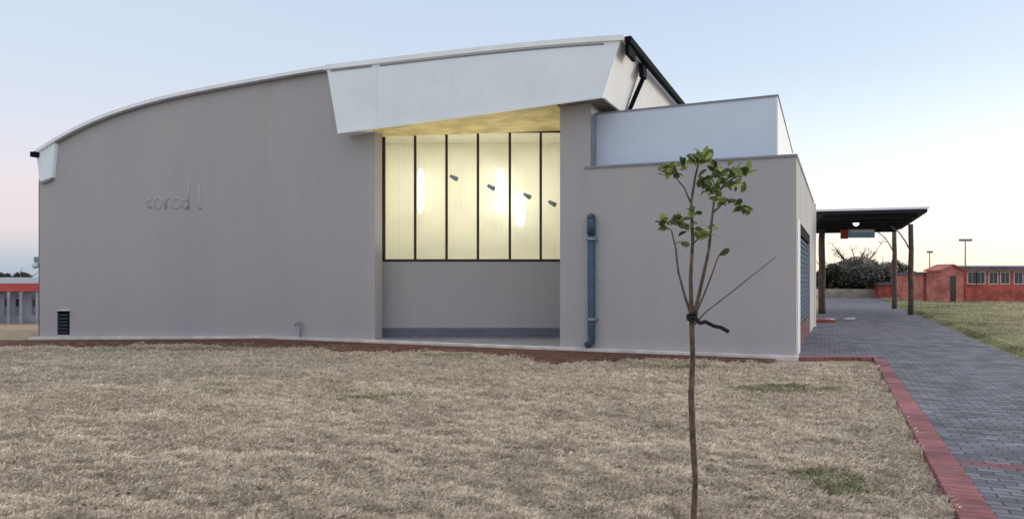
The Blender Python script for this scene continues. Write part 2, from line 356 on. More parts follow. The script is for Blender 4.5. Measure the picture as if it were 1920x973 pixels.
fs = np.stack([ii, ii+1, ii+nx+1, ii+nx], 1)
me = bpy.data.meshes.new('ground'); me.from_pydata(vs.tolist(), [], fs.tolist()); me.update()
me.polygons.foreach_set('use_smooth', [True]*len(me.polygons))
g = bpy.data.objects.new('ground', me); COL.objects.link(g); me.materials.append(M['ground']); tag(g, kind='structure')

# paved path, slab 5 cm proud of the lawn
PZ = 0.05
def pp(q, t, z): p = K0 + PN*q + PD*t; return (p.x, p.y, z)
t_c = (14.42-K0.y)/PD.y                           # where the path widens to meet the building
mb = MB()
poly = [pp(0.25, -8, 0), pp(2.62, -8, 0), pp(2.62, 64, 0)]
endl = pp(-0.9, 64, 0)
edge = [Vector((C.x-0.05, 14.60, 0)), Vector((7.07, 14.60, 0))]
pts = [(p[0], p[1]) for p in poly] + [(endl[0], endl[1]), (edge[0].x, edge[0].y), (edge[1].x+0.17, edge[1].y)]
n = len(pts)
mb.add([(x, y, -0.1) for x, y in pts]+[(x, y, PZ) for x, y in pts], [tuple(range(n, 2*n))]+[(i, (i+1) % n, n+(i+1) % n, n+i) for i in range(n)])
tag(mb.build('path', M['pavers']), kind='structure')
mb = MB()
a0, a1, a2, a3 = pp(0, -8, 0), pp(0.247, -8, 0), (7.20, 14.40), (7.0, 14.40)
mb.hexa([(a0[0], a0[1], -.1), (a1[0], a1[1], -.1), (7.20, 14.42, -.1), (6.98, 14.42, -.1), (a0[0], a0[1], .056), (a1[0], a1[1], .056), (7.20, 14.42, .056), (6.98, 14.42, .056)])
mb.hexa([(C.x-0.02, 14.38, -.1), (6.975, 14.38, -.1), (7.10, 14.597, -.1), (C.x+0.02, 14.597, -.1), (C.x-0.02, 14.38, .075), (6.975, 14.38, .075), (7.10, 14.597, .075), (C.x+0.02, 14.597, .075)])
tag(mb.build('kerb', M['kerb'], bevel=0.008), kind='structure')

# eroded soil along the foot of the building: irregular thin mound
mb = MB(); ssl = [SA-1.2+i*0.12 for i in range(int((SC-SA+1.0)/0.12))]
row = []
def soil_w(s):
    s = np.asarray(s, float); k = smooth(-7.5, -5.0, s)*smooth(11.5, 8.5, s)
    return 0.45+k*0.25+(0.35+1.35*k)*vnoise(s*0.8+50, s*0+3.0, 5)**1.3+0.25*vnoise(s*4.5+50, s*0+1.0, 6)
for s in ssl:
    wd = float(soil_w(s))
    row.append([P(s, 0.12, 0.02), P(s, 0.2+wd*0.3, 0.030+0.018*random.random()), P(s, 0.2+wd*0.6, 0.028+0.014*random.random()), P(s, 0.2+wd*0.92, 0.016+0.014*random.random()), P(s, 0.26+wd, -0.05)])
vs = [p for r_ in row for p in r_]; fs = [(i*5+j, (i+1)*5+j, (i+1)*5+j+1, i*5+j+1) for i in range(len(row)-1) for j in range(4)]
mb.add(vs, fs); tag(mb.build('bare_soil', M['soil'], smooth=True), kind='structure')

# ------------------------------------------------------------------ the hall
H = empty('community_hall', tuple(P(0, 0, 0)), 'large grey rendered hall with arched roof, white box hood and lit window recess', 'hall')
D_ROOF = 0.16; D_HOOD = 0.50
tab = []
roof_a = ((62, 284), (82, 270), (105, 257), (150, 233), (195, 213), (240, 198), (295, 183), (350, 170), (415, 157), (480, 146), (545, 134), (606, 124))
roof_b = ((612, 123), (660, 117), (760, 106), (900, 89), (1030, 77), (1180, 66))
for pts_, dd_, deg, step in ((roof_a, D_ROOF, 5, 8), (roof_b, D_HOOD, 3, 14)):
    xs_ = np.array([p[0] for p in pts_], float); cf = np.polyfit((xs_-600)/600, [p[1] for p in pts_], deg)
    for px in list(np.arange(xs_[0], xs_[-1], step))+[xs_[-1]]:
        t_ = on_wall(px, dd_, float(np.polyval(cf, (px-600)/600)))
        if not tab or t_[0] > tab[-1][0]+.02: tab.append(t_)
rt = lin(tab)
# wall left of the recess
S_REC = on_wall(703, 0)                             # left edge of the window recess
S_P0 = on_wall(1050, 0); S_P1 = on_wall(1107, 0)    # the pier
WT = 0.32
mb = MB(); strip(mb, rng_s(SA, S_REC, 110), 0.02, lambda s: rt(s)-0.10, 0, -WT)
mb.build('front_wall', M['wall'], H)
# control joint on the left wall
sj = on_wall(475, 0)
mb = MB(); strip(mb, [sj-0.006, sj+0.006], 0.12, rt(sj)-0.2, 0.003, -0.01); mb.build('control_joint', M['wall2'], H)
# pier
def hb(s): return hz0 + (s-hs0)/(hs1-hs0)*(hz1-hz0)
hs0, hz0 = on_wall(633, D_HOOD, 249); hs1, hz1 = on_wall(1130, D_HOOD, 181)
mb = MB(); strip(mb, [S_P0, S_P1], 0.02, lambda s: hb(s)+0.3, 0, -1.9); mb.build('pier', M['wall'], H)
mb = MB(); strip(mb, [S_P1, S_P1+0.012], 3.9, 5.6, -0.02, -1.6); mb.build('pier_side_panel', M['trim'], H)
# low wing front wall
ZW = 4.02
mb = MB(); strip(mb, [S_P1, SC], 0.02, ZW-0.05, 0.0, -0.30); mb.build('wing_wall', M['wall'], H)
mb = MB(); strip(mb, [S_P1-0.13, SC+0.012], ZW-0.05, ZW, 0.03, -0.33); mb.build('coping', M['trim'], H, bevel=0.006)
# wing flank, stepping back along the paved path
WD = Vector((0.4030, 0.9152, 0)).normalized(); WNn = Vector((WD.y, -WD.x, 0))
def Q(t, o, z): p = C + WD*t + WNn*o; return (p.x, p.y, z)
def flank(mb, t0, t1, z0, z1, o0=0.0, o1=-0.28):
    return mb.hexa([Q(t0, o0, z0), Q(t1, o0, z0), Q(t1, o1, z0), Q(t0, o1, z0), Q(t0, o0, z1), Q(t1, o0, z1), Q(t1, o1, z1), Q(t0, o1, z1)])
T1, T2, TE = 1.35, 7.0, 9.9
mb = MB(); flank(mb, 0.003, T1, 0.02, ZW-0.05); flank(mb, T1, T2, 2.78, ZW-0.05); flank(mb, T2, TE, 0.02, ZW-0.05)
mb.build('flank_wall', M['wall2'], H)
mb = MB(); flank(mb, 0.02, TE, ZW-0.05, ZW, 0.03, -0.3); mb.build('flank_coping', M['white'], H)
mb = MB(); flank(mb, T1, T2, 0.02, 0.52, -0.045, -0.28); mb.build('brick_plinth', M['plinth'], H)
dr = MB(); flank(dr, T1+0.05, T2-0.05, 0.523, 2.56, -0.07, -0.12); dro = dr.build('side_shutter', M['blue'], H)
mb = MB()
for i in range(17): mb.hexa([Q(T1+0.08, -0.05, 0.56+i*0.118), Q(T2-0.08, -0.05, 0.56+i*0.118), Q(T2-0.08, -0.07, 0.56+i*0.118), Q(T1+0.08, -0.07, 0.56+i*0.118), Q(T1+0.08, -0.06, 0.64+i*0.118), Q(T2-0.08, -0.06, 0.64+i*0.118), Q(T2-0.08, -0.07, 0.64+i*0.118), Q(T1+0.08, -0.07, 0.64+i*0.118)])
o = mb.build('slat', M['blue'], None); o.parent = dro
mb = MB(); flank(mb, T1, T2, 2.56, 2.777, -0.02, -0.28); mb.build('recess_head_shadow', M['black'], H)  # shadow at the head of the opening, built as a black strip
mb = MB(); flank(mb, 0.25, T1-0.02, 0.02, 2.8, 0.012, 0.002); mb.build('reveal_panel', M['white'], H)
# wing roof and back walls
mb = MB()
c1 = Q(TE, -0.14, 0); wb = P(S_P1, -11.2, 0)
mb.add([P(S_P1, -0.3, 3.8), Q(0.3, -0.28, 3.8), Q(TE, -0.28, 3.8), (wb.x, wb.y, 3.8), P(S_P1, -0.3, 3.6), Q(0.3, -0.28, 3.6), Q(TE, -0.28, 3.6), (wb.x, wb.y, 3.6)], [(0,1,2,3), (7,6,5,4), (0,4,5,1), (1,5,6,2), (2,6,7,3), (3,7,4,0)])
mb.build('wing_roof', M['roof'], H)
mb = MB(); e0 = Vector(Q(TE, 0, 0)); e1 = wb
dd = (e1-e0).normalized(); nb = Vector((-dd.y, dd.x, 0))
mb.hexa([e0+Vector((0,0,.02)), e1+Vector((0,0,.02)), e1-nb*.28+Vector((0,0,.02)), e0-nb*.28+Vector((0,0,.02)), e0+Vector((0,0,ZW-.05)), e1+Vector((0,0,ZW-.05)), e1-nb*.28+Vector((0,0,ZW-.05)), e0-nb*.28+Vector((0,0,ZW-.05))])
mb.build('rear_wall', M['wall2'], H)
# blue-grey plant screen above the wing
DP = -0.42
sp0 = on_wall(1113, DP); sp1, zp1 = on_wall(1457, DP, 181); _, zp0 = on_wall(1113, DP, 216)
mb = MB(); strip(mb, [sp0, sp1], 3.8, lambda s: zp0+(s-sp0)/(sp1-sp0)*(zp1-zp0), DP, DP-7.5); mb.build('plant_screen', M['blueclad'], H)
mb = MB(); strip(mb, [sp1-0.03, sp1+0.012], 3.8, zp1-0.01, DP+0.012, DP-7.49); mb.build('screen_sunlit_end', M['cladside'], H)  # whiter than the screen: low sun on this end put into the colour
mb = MB(); strip(mb, [sp0, sp1+0.03], lambda s: zp0-0.002+(s-sp0)/(sp1-sp0)*(zp1-zp0), lambda s: zp0+0.035+(s-sp0)/(sp1-sp0)*(zp1-zp0), DP+0.02, DP-7.52); mb.build('screen_capping', M['trim'], H)
# recess: floor, sill wall, skirting, returns
YW = 19.02
xl, xr = at(700, YW), at(1125, YW)
mb = MB(); mb.hexa([(*P(S_REC, 0.0, 0).xy, -.05), (*P(S_P0, 0.0, 0).xy, -.05), (xr, YW+.3, -.05), (xl, YW+.3, -.05), (*P(S_REC, 0, 0).xy, .10), (*P(S_P0, 0, 0).xy, .10), (xr, YW+.3, .10), (xl, YW+.3, .10)])
mb.build('recess_floor', M['recessfloor'], H)
zs, zh = at(0, YW, 491)[1], at(0, YW, 244)[1]
mb = MB(); mb.box(((xl+xr)/2, YW+.15, (zs+.1)/2+.0), (xr-xl, .3, zs-.1)); mb.build('sill_wall', M['wall'], H)
mb = MB(); mb.box(((xl+xr)/2, YW-.008, .215), (xr-xl, .016, .23)); mb.build('skirting', M['skirt'], H)
mb = MB(); mb.hexa([(*P(S_REC, -.32, 0).xy, .1), (*P(S_REC+.004, -.32, 0).xy, .1), (xl+.16, YW+.02, .1), (xl-.1, YW+.3, .1), (*P(S_REC-.05, -.3, 0).xy, 5.5), (*P(S_REC+.004, -.32, 0).xy, 5.5), (xl+.16, YW+.02, 5.5), (xl-.1, YW+.3, 5.5)])
mb.build('recess_return', M['wall'], H)
# window
fx0, fx1 = at(711, YW), at(1120, YW)
fy = YW+0.06
wf = MB()
for c, sz in ((((fx0+at(722, YW))/2, fy, (zs+zh)/2), (at(722, YW)-fx0, .1, zh-zs)), ((fx1-.05, fy, (zs+zh)/2), (.1, .1, zh-zs)),
              (((fx0+fx1)/2, fy-.004, zs+.035), (fx1-fx0, .11, .07)), (((fx0+fx1)/2, fy-.004, zh-.03), (fx1-fx0, .11, .06))): wf.box(c, sz)
wo_ = wf.build('window', M['frame'], H, bevel=0.004)
mxs = [778, 837, 896, 956, 1014, 1073]
for px in mxs:
    q = MB(); q.box((at(px, YW), fy-.001, (zs+zh)/2), (.064, .085, zh-zs-.1)); o = q.build('mullion', M['frame'], None, bevel=0.004); o.parent = wo_
ed = [722]+mxs+[1113]
for i in range(len(ed)-1):
    q = MB(); a, b = at(ed[i], YW)-.01, at(ed[i+1], YW)+.01
    q.add([(a, fy+.01, zs+.03), (b, fy+.01, zs+.03), (b, fy+.01, zh-.03), (a, fy+.01, zh-.03)], [(0, 1, 2, 3)]); o = q.build('pane', M['glass'], None); o.parent = wo_
mb = MB(); mb.box(((xl+xr)/2, YW+.12, zh+.35), (xr-xl, .24, .7)); mb.build('window_head', M['cream'], H)
# the lit room behind
rx0, rx1, ry1 = xl-.6, xr+.4, 22.4
mb = MB(); zc = 5.62
mb.box(((rx0+rx1)/2, ry1+.1, zc/2), (rx1-rx0, .2, zc)); mb.box((rx0-.1, (YW+.3+ry1)/2, zc/2), (.2, ry1-YW-.3, zc)); mb.box((rx1+.1, (YW+.3+ry1)/2, zc/2), (.2, ry1-YW-.3, zc))
q = MB(); q.box(((rx0+rx1)/2, (YW+.25+ry1)/2, zc+.1), (rx1-rx0, ry1-YW-.25, .2)); q.build('interior_ceiling', M['ceil'], H); mb.box(((rx0+rx1)/2, (YW+.3+ry1)/2, .02), (rx1-rx0, ry1-YW-.3, .1))
mb.build('interior_room', M['cream'], H)
for i, x in enumerate((-2.6, -.9, .9)):
    l = bpy.data.lights.new('room_light', 'AREA'); l.shape = 'RECTANGLE'; l.size = 2.2; l.size_y = 0.5; l.energy = 39; l.color = (1.0, 0.94, 0.78)
    o = bpy.data.objects.new('room_light', l); COL.objects.link(o); o.location = (x, 20.3, 5.58)
l = bpy.data.lights.new('soffit_fill', 'AREA'); l.shape = 'RECTANGLE'; l.size = 3.6; l.size_y = 0.3; l.energy = 105; l.color = (1.0, 0.90, 0.62)  # added fill light, hidden below the sill to brighten the soffit
o = bpy.data.objects.new('soffit_fill', l); COL.objects.link(o); o.location = (-1.0, 19.75, 1.85); o.rotation_euler = (R(180+12), 0, 0)
# soffit of the hood over the recess
sR = S_P0+0.02
mb = MB(); a, b = P(S_REC-.02, D_HOOD-.06, 0), P(sR, D_HOOD-.06, 0)
mb.hexa([(a.x, a.y, hb(S_REC)+.02), (b.x, b.y, hb(sR)+.02), (xr-.4, YW+.0, hb(sR)+.02), (xl, YW+.0, hb(S_REC)+.02),
         (a.x, a.y, hb(S_REC)+.10), (b.x, b.y, hb(sR)+.10), (xr-.4, YW+.0, hb(sR)+.10), (xl, YW+.0, hb(S_REC)+.10)])
mb.build('soffit', M['soffit'], H)
# hood: raked box, its sheet face, seam, side return
h_tl = on_wall(613, D_HOOD, 137); h_tr = on_wall(1163, D_HOOD, 76)
ts0, ts1 = h_tl[0], h_tr[0]
def raked(mb, sb0, sb1, st0, st1, zb, zt, d0, d1, n=26):
    vs = []
    for i in range(n+1):
        f = i/n; sb = sb0+(sb1-sb0)*f; st = st0+(st1-st0)*f
        vs += [P(sb, d0, zb(sb)), P(st, d0, zt(st)), P(st, d1, zt(st)), P(sb, d1, zb(sb))]
    fs = []
    for i in range(n):
        a = i*4; b = a+4
        fs += [(a, b, b+1, a+1), (a+1, b+1, b+2, a+2), (a+2, b+2, b+3, a+3), (a+3, b+3, b, a)]
    fs += [(0, 1, 2, 3), (n*4+3, n*4+2, n*4+1, n*4)]
    return mb.add(vs, fs)
mb = MB(); raked(mb, hs0, hs1, ts0, ts1, hb, lambda s: rt(s)-0.11, D_HOOD, D_HOOD-.06); ho = mb.build('hood', M['clad'], H)
mb = MB(); raked(mb, hs0, S_REC-.03, ts0, S_REC-.03, lambda s: hb(s)+.0, lambda s: rt(s)-0.13, D_HOOD-.063, 0.003, 6); mb.build('hood_body', M['clad'], H)
mb = MB(); strip(mb, [on_wall(705, D_HOOD)-.012, on_wall(705, D_HOOD)+.012], lambda s: hb(s)+.01, lambda s: rt(s)-.13, D_HOOD+.012, D_HOOD); mb.build('hood_seam', M['clad'], H)
mb = MB(); strip(mb, rng_s(hs0, hs1, 10), lambda s: hb(s)-.028, lambda s: hb(s)+.03, D_HOOD+.008, D_HOOD-.07); mb.build('drip_edge', M['clad'], H)
for px in (848, 990, 1118):
    ss_ = on_wall(px, D_HOOD); mb = MB(); strip(mb, [ss_-.006, ss_+.006], lambda s: hb(s)+.035, lambda s: rt(s)-.18, D_HOOD+.004, D_HOOD-.001); mb.build('panel_joint', M['clad'], H)
# flashing coloured dark to draw the shadow line under the roof edge
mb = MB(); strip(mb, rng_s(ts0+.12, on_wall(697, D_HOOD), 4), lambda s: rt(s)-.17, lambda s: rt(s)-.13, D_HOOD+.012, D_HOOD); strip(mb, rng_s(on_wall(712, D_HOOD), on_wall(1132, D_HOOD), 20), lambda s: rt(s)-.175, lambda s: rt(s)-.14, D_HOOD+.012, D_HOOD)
mb.build('eaves_shadow_flashing', M['trim'], H)
# raked side return
DE = -1.35
def side(mb, d0, d1, inset=0.0, th=.06):
    ze0 = rt(ts1)-.12
    return mb.hexa([P(hs1-th-inset, d0, hz1), P(hs1-inset, d0, hz1), P(hs1-inset, d1, hz1), P(hs1-th-inset, d1, hz1),
                    P(ts1-th-inset, d0, ze0), P(ts1-inset, d0, ze0), P(ts1-inset, d1, ze0), P(ts1-th-inset, d1, ze0)])
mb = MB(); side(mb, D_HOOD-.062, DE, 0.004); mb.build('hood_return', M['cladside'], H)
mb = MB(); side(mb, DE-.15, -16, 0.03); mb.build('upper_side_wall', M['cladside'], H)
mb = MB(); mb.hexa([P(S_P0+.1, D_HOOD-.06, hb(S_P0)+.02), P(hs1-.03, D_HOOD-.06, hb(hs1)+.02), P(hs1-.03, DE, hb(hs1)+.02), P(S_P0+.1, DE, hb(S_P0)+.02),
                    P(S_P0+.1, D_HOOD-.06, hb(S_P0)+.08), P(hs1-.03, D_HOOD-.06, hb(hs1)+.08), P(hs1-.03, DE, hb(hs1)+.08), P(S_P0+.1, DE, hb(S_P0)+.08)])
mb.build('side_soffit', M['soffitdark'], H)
mb = MB(); mb.tube([P(ts1+.06, DE-.02, rt(ts1)-.18), P(ts1+.03, DE-.06, rt(ts1)-.45), P(hs1+.03, DE-.06, hz1-.05), P(hs1-.15, DE-.06, hz1-.12)], .055, 10); mb.build('outlet_pipe', M['black'], H, smooth=True)
mb = MB(); strip(mb, [S_P1-.25, hs1+.0], hz1-.075, hz1-.0, DE+.05, DE-.05); mb.build('soffit_edge', M['black'], H)
# roof
mb = MB(); strip(mb, rng_s(tab[0][0], ts0-.02, 110), lambda s: rt(s)-.085, lambda s: rt(s), D_ROOF, -16.2)
strip(mb, rng_s(ts0-.02, ts1+.09, 40), lambda s: rt(s)-.11, lambda s: rt(s), D_HOOD+.05, -16.2)
mb.build('roof', M['roof'], H)
mb = MB(); strip(mb, rng_s(SA+.5, ts0-.02, 110), lambda s: rt(s)-.125, lambda s: rt(s)-.088, D_ROOF-.03, -.01); mb.build('verge_shadow_strip', M['trim'], H)  # grey strip standing in for the shadow line below the verge
mb = MB(); zg = rt(ts1)-.03
mb.hexa([P(ts1+.093, D_HOOD+.0, zg-.13), P(ts1+.21, D_HOOD+.0, zg-.13), P(ts1+.21, -16.2, zg-.13), P(ts1+.093, -16.2, zg-.13), P(ts1+.093, D_HOOD, zg), P(ts1+.23, D_HOOD, zg), P(ts1+.23, -16.2, zg), P(ts1+.093, -16.2, zg)])
mb.build('gutter', M['black'], H, bevel=.01)
mb = MB(); strip(mb, [ts1+.08, ts1+.16], zg-.34, zg-.13, D_HOOD-.1, D_HOOD-.7); mb.build('gutter_bracket', M['black'], H)
mb = MB(); strip(mb, [ts1+.02, ts1+.12], zg-.42, zg-.13, DE+.25, DE-.1); mb.build('gutter_bracket', M['black'], H)
# left eaves box, gutter, downpipe
le = [on_wall(68, .1, 285), on_wall(103, .1, 262), on_wall(97, .1, 333), on_wall(74, .1, 341)]
mb = MB(); mb.hexa([P(le[3][0], .1, le[3][1]), P(le[2][0], .1, le[2][1]), P(le[2][0], .003, le[2][1]), P(le[3][0], .003, le[3][1]),
                    P(le[0][0], .1, rt(le[0][0])-.09), P(le[1][0], .1, rt(le[1][0])-.09), P(le[1][0], .003, rt(le[1][0])-.09), P(le[0][0], .003, rt(le[0][0])-.09)])
mb.build('eaves_box', M['clad'], H, bevel=.008)
mb = MB(); mb.hexa([P(le[3][0]+.03, .095, le[3][1]-.06), P(le[2][0]-.02, .095, le[2][1]-.06), P(le[2][0]-.02, .003, le[2][1]-.06), P(le[3][0]+.03, .003, le[3][1]-.06),
                    P(le[3][0]+.01, .095, le[3][1]-.003), P(le[2][0], .095, le[2][1]-.003), P(le[2][0], .003, le[2][1]-.003), P(le[3][0]+.01, .003, le[3][1]-.003)]); mb.build('eaves_box_underside', M['trim'], H)
sg, zg2 = on_wall(61, .2, 288)
mb = MB(); strip(mb, [sg-.055, sg+.08], zg2-.09, zg2+.05, .22, -16); mb.build('gutter', M['black'], H, bevel=.02)
mb = MB(); sd_ = SA-.06; mb.tube([P(sd_, -.1, 4.15), P(sd_, -.1, .1)], .05, 10); mb.build('downpipe', M['pipe'], H, smooth=True)
mb = MB(); strip(mb, [SA-.16, SA-.0], 1.98, 2.14, -.02, -.2); mb.build('junction_box', M['trim'], H)
# side and back walls of the hall
mb = MB(); strip(mb, [SA, SA+.3], .02, rt(SA)-.12, -WT-.002, -16); mb.build('side_wall', M['wall'], H)
mb = MB(); strip(mb, rng_s(SA+.3, ts1-.2, 30), .02, lambda s: rt(s)-.12, -15.6, -15.9); mb.build('back_wall', M['wall'], H)
mb = MB(); strip(mb, [S_P1-.31, S_P1-.002], .02, hz1+.4, -1.91, -15.59); mb.build('side_wall', M['wall'], H)
# apron
mb = MB(); strip(mb, rng_s(SA-.12, SC+.05, 30), -.1, .085, .17, .001); mb.build('apron', M['apron'], H, bevel=.01)
# low vent
v0 = on_wall(108, .01, 627); v1 = on_wall(130, .01, 583)
vo = MB(); strip(vo, [v0[0], v1[0]], v0[1], v1[1], .012, .001); vv = vo.build('vent', M['black'], H)
mb = MB()
for i in range(6): z = v0[1]+.05+i*(v1[1]-v0[1]-.08)/6; strip(mb, [v0[0]+.03, v1[0]-.03], z, z+.025, .024, .012)
o = mb.build('louvre', M['pipe'], None); o.parent = vv
mb = MB(); strip(mb, [v0[0]-.03, v1[0]+.03], v1[1]+.003, v1[1]+.03, .05, .001); mb.build('vent_lintel', M['apron'], H)
# raised lettering, worn, same render as the wall
def W(px, py, d=.01): s, z = on_wall(px, 0, py); return P(s, d, z)
mb = MB()
strokes = [[(283, 372), (276, 376), (276, 386), (283, 390)], [(296, 371), (290, 374), (290, 388), (297, 391), (302, 385), (302, 375), (296, 371)],
           [(310, 391), (310, 373), (318, 371)], [(326, 372), (321, 378), (323, 388), (331, 391), (338, 384), (336, 373), (326, 372)],
           [(352, 341), (352, 392)], [(352, 382), (345, 391), (340, 384), (344, 374), (352, 376)], [(372, 345), (372, 388), (376, 392)]]
for st in strokes: mb.tube([W(*p, -.026) for p in st], .044, 8)
mb.build('raised_lettering', M['wall'], H, smooth=True)
# blue downpipe on the wing
dpp = MB(); s0 = on_wall(1107, .09); tz = on_wall(1107, .09, 400)[1]
s0 += .02
dpp.tube([P(s0, .09, tz-.10), P(s0, .09, .42), P(s0, .09, .22), P(s0-.12, .12, .12)], .078, 12); do = dpp.build('downpipe', M['pipe'], H, smooth=True)
q = MB(); q.tube([P(s0, .09, tz-.12), P(s0, .09, tz-.06), P(s0, .09, tz-.02), P(s0, .09, tz)], [.088, .085, .06, .01], 12); q.tube([P(s0, .09, tz-.46), P(s0, .09, tz-.12)], .092, 12); o = q.build('pipe_cap', M['pipe'], None, smooth=True); o.parent = do
for z in (on_wall(1107, .09, 448)[1], on_wall(1107, .09, 598)[1]):
    q = MB(); q.tube([P(s0, .09, z-.03), P(s0, .09, z+.03)], .102, 12); q.box(P(s0, .03, z), (.26, .05, .05), U, V); o = q.build('pipe_bracket', M['pipeband'], None); o.parent = do

# things fixed in and on the hall
def lamp(px, py0, py1, wpx, label, Yq=22.05):
    x, z0 = at(px, Yq, py1); z1 = at(px, Yq, py0)[1]; w_ = wpx/FPX*Yq
    e = empty('wall_lamp', (x, Yq+.06, z0), label, 'lamp', 'lamps glowing inside the hall')
    q = MB(); n = 10; q.tube([(x, Yq-.06, z0+(z1-z0)*k/n) for k in range(n+1)], [w_/2*min(1, .35+1.6*math.sin(math.pi*min(max(k/n, .03), .97))) for k in range(n+1)], 12); q.build('lamp_tube', M['lampglow'], e, smooth=True)
    q = MB(); q.box((x, Yq+.17, (z0+z1)/2), (w_*.5, .34, .10)); q.build('back_plate', M['white'], e)
lamp(789, 318, 400, 12, 'slim white glowing wall lamp behind the second window pane')
lamp(939, 318, 402, 20, 'broadest white glowing wall lamp, behind the fourth window pane')
lamp(976, 362, 424, 18, 'shortest white glowing wall lamp, low behind the fifth window pane')
for px, py, lb in ((851, 334, 'small dark spotlight high behind the third window pane'), (921, 352, 'small dark spotlight left of the broadest glowing lamp'), (988, 368, 'small dark spotlight just above the shortest glowing lamp'), (1035, 382, 'small dark spotlight alone behind the last visible window pane')):
    Yq = 21.6; x, z = at(px, Yq, py)
    e = empty('spotlight', (x, Yq, z), lb, 'spotlight', 'dark spotlights hung inside the hall')
    q = MB(); q.tube([(x-.10, Yq-.02, z+.06), (x+.10, Yq-.08, z-.05)], [.045, .07], 10); q.build('lamp_body', M['pipe'], e, smooth=True)
    q = MB(); q.tube([(x, Yq, z+.03), (x, Yq+.4, z+.12), (x, ry1, z+.12)], .012, 6); q.build('bracket', M['mast'], e)
e = empty('standpipe', tuple(P(on_wall(567), .1, .08)), 'short grey garden tap on a standpipe against the left grey wall', 'tap')
sx = on_wall(567); zt_ = on_wall(567, .08, 606)[1]
q = MB(); q.tube([P(sx, .08, .08), P(sx, .08, zt_)], .022, 8); q.build('riser', M['trim'], e, smooth=True)
q = MB(); q.tube([P(sx+.02, .08, zt_-.02), P(sx-.10, .09, zt_), P(sx-.16, .1, zt_-.06)], .026, 8); q.box(P(sx-.05, .08, zt_+.035), (.08, .02, .02), U, V); q.build('tap_head', M['trim'], e)
e = empty('security_lamp', tuple(P(SA-.12, .0, 1.9)), 'small round white lamp on the far left corner of the hall', 'lamp')
q = MB(); c = P(SA-.12, -.02, EYE+(HOR-498)*19.2/FPX); q.tube([c+Vector((0, 0, -.08)), c+Vector((0, 0, -.05)), c, c+Vector((0, 0, .05)), c+Vector((0, 0, .08))], [.02, .065, .085, .065, .02], 12); q.build('lamp_globe', M['white'], e, smooth=True)
q = MB(); q.box(c+Vector((.06, .03, .09)), (.12, .05, .03)); q.build('lamp_arm', M['trim'], e)

# ------------------------------------------------------------------ canopy beyond the wing
CE = empty('walkway_canopy', (12, 28, 0), 'dark flat roofed walkway canopy on rough timber posts over the paved path', 'canopy')
def cz(Yc): return 3.83+(Yc-25)*0.021
ca = Vector((at(1531, 25.2), 25.2, 0)); cb = Vector((at(1739, 23.9), 23.9, 0)); cc = Vector((at(1690, 36.5), 36.5, 0)); cdn = Vector((at(1500, 38.0), 38.0, 0))
mb = MB(); mb.hexa([Vector((p.x, p.y, cz(p.y)-.10)) for p in (ca, cb, cc, cdn)]+[Vector((p.x, p.y, cz(p.y))) for p in (ca, cb, cc, cdn)]); mb.build('roof_deck', M['deck'], CE)
mb = MB(); mb.hexa([Vector((p.x, p.y, cz(p.y)+dz)) for dz in (.002, .07) for p in (ca+Vector((-.02, -.04, 0)), cb+Vector((.04, -.04, 0)), cb+Vector((.04, .1, 0)), ca+Vector((-.02, .1, 0)))]); mb.build('front_flashing', M['roof'], CE)
for k in range(6):
    f0 = .04+k*.185; a = ca.lerp(cdn, f0); b = cb.lerp(cc, f0)
    mb = MB(); d = (b-a).normalized(); m_ = (a+b)/2; mb.box((m_.x, m_.y, cz(m_.y)-.18), ((b-a).length-.5, .10, .155), d, Vector((-d.y, d.x, 0))); mb.build('rafter', M['deck'], CE)
def post(px, Yq, pytop, r0=.10):
    x = at(px, Yq); zt2 = min(EYE+(HOR-pytop)*Yq/FPX, cz(Yq)-.1)
    pts = [(x+.012*math.sin(k*1.7+px), Yq+.01*math.cos(k*2.1), zt2*k/7) for k in range(8)]
    mb = MB(); mb.tube(pts, [r0*.86*(1.12-.03*k+.03*math.sin(k*2.3+px)) for k in range(8)], 10); mb.build('post', M['wood'], CE, smooth=True); return x, zt2
post(1541, 32.5, 430, .16); x1_, z1_ = post(1708, 31.5, 400, .12); x2_, z2_ = post(1677, 37.6, 425, .13)
for x, Yq, ztp, sg_ in ((x1_, 31.5, z1_, -1), (x2_, 37.6, z2_, -1)):
    mb = MB(); mb.tube([(x+sg_*.02, Yq, ztp-1.15), (x+sg_*.22, Yq, ztp-.75), (x+sg_*.5, Yq, ztp-.35), (x+sg_*.85, Yq, ztp-.08)], [.035, .032, .03, .028], 8); mb.build('brace', M['mast'], CE, smooth=True)
# hanging sign and lamp under the canopy
Yq = 29.0
e = empty('hanging_sign', (at(1610, Yq), Yq, 3.2), 'narrow blue and red sign board hanging under the dark canopy', 'sign')
def rect(p0, p1, y0, th=.04):
    x0, z0 = at(p0[0], Yq, p0[1]); x1, z1 = at(p1[0], Yq, p1[1]); q = MB(); q.box(((x0+x1)/2, y0, (z0+z1)/2), (abs(x1-x0), th, abs(z1-z0))); return q
rect((1590, 430), (1640, 446), Yq).build('board', M['signblue'], e, bevel=.005)
rect((1576, 431), (1589.6, 448), Yq).build('red_panel', M['signred'], e, bevel=.005)
q = rect((1594, 431.5), (1637, 436), Yq-.024, .006); q.build('pale_stripe', M['white'], e)
for px in (1583, 1634): x, z = at(px, Yq, 431); q = MB(); q.tube([(x, Yq, z), (x, Yq, cz(Yq)-.12)], .01, 6); q.build('hanger', M['black'], e)
e = empty('pendant_lamp', (at(1605, 28), 28, 3.5), 'small glowing round lamp under the dark canopy', 'lamp')
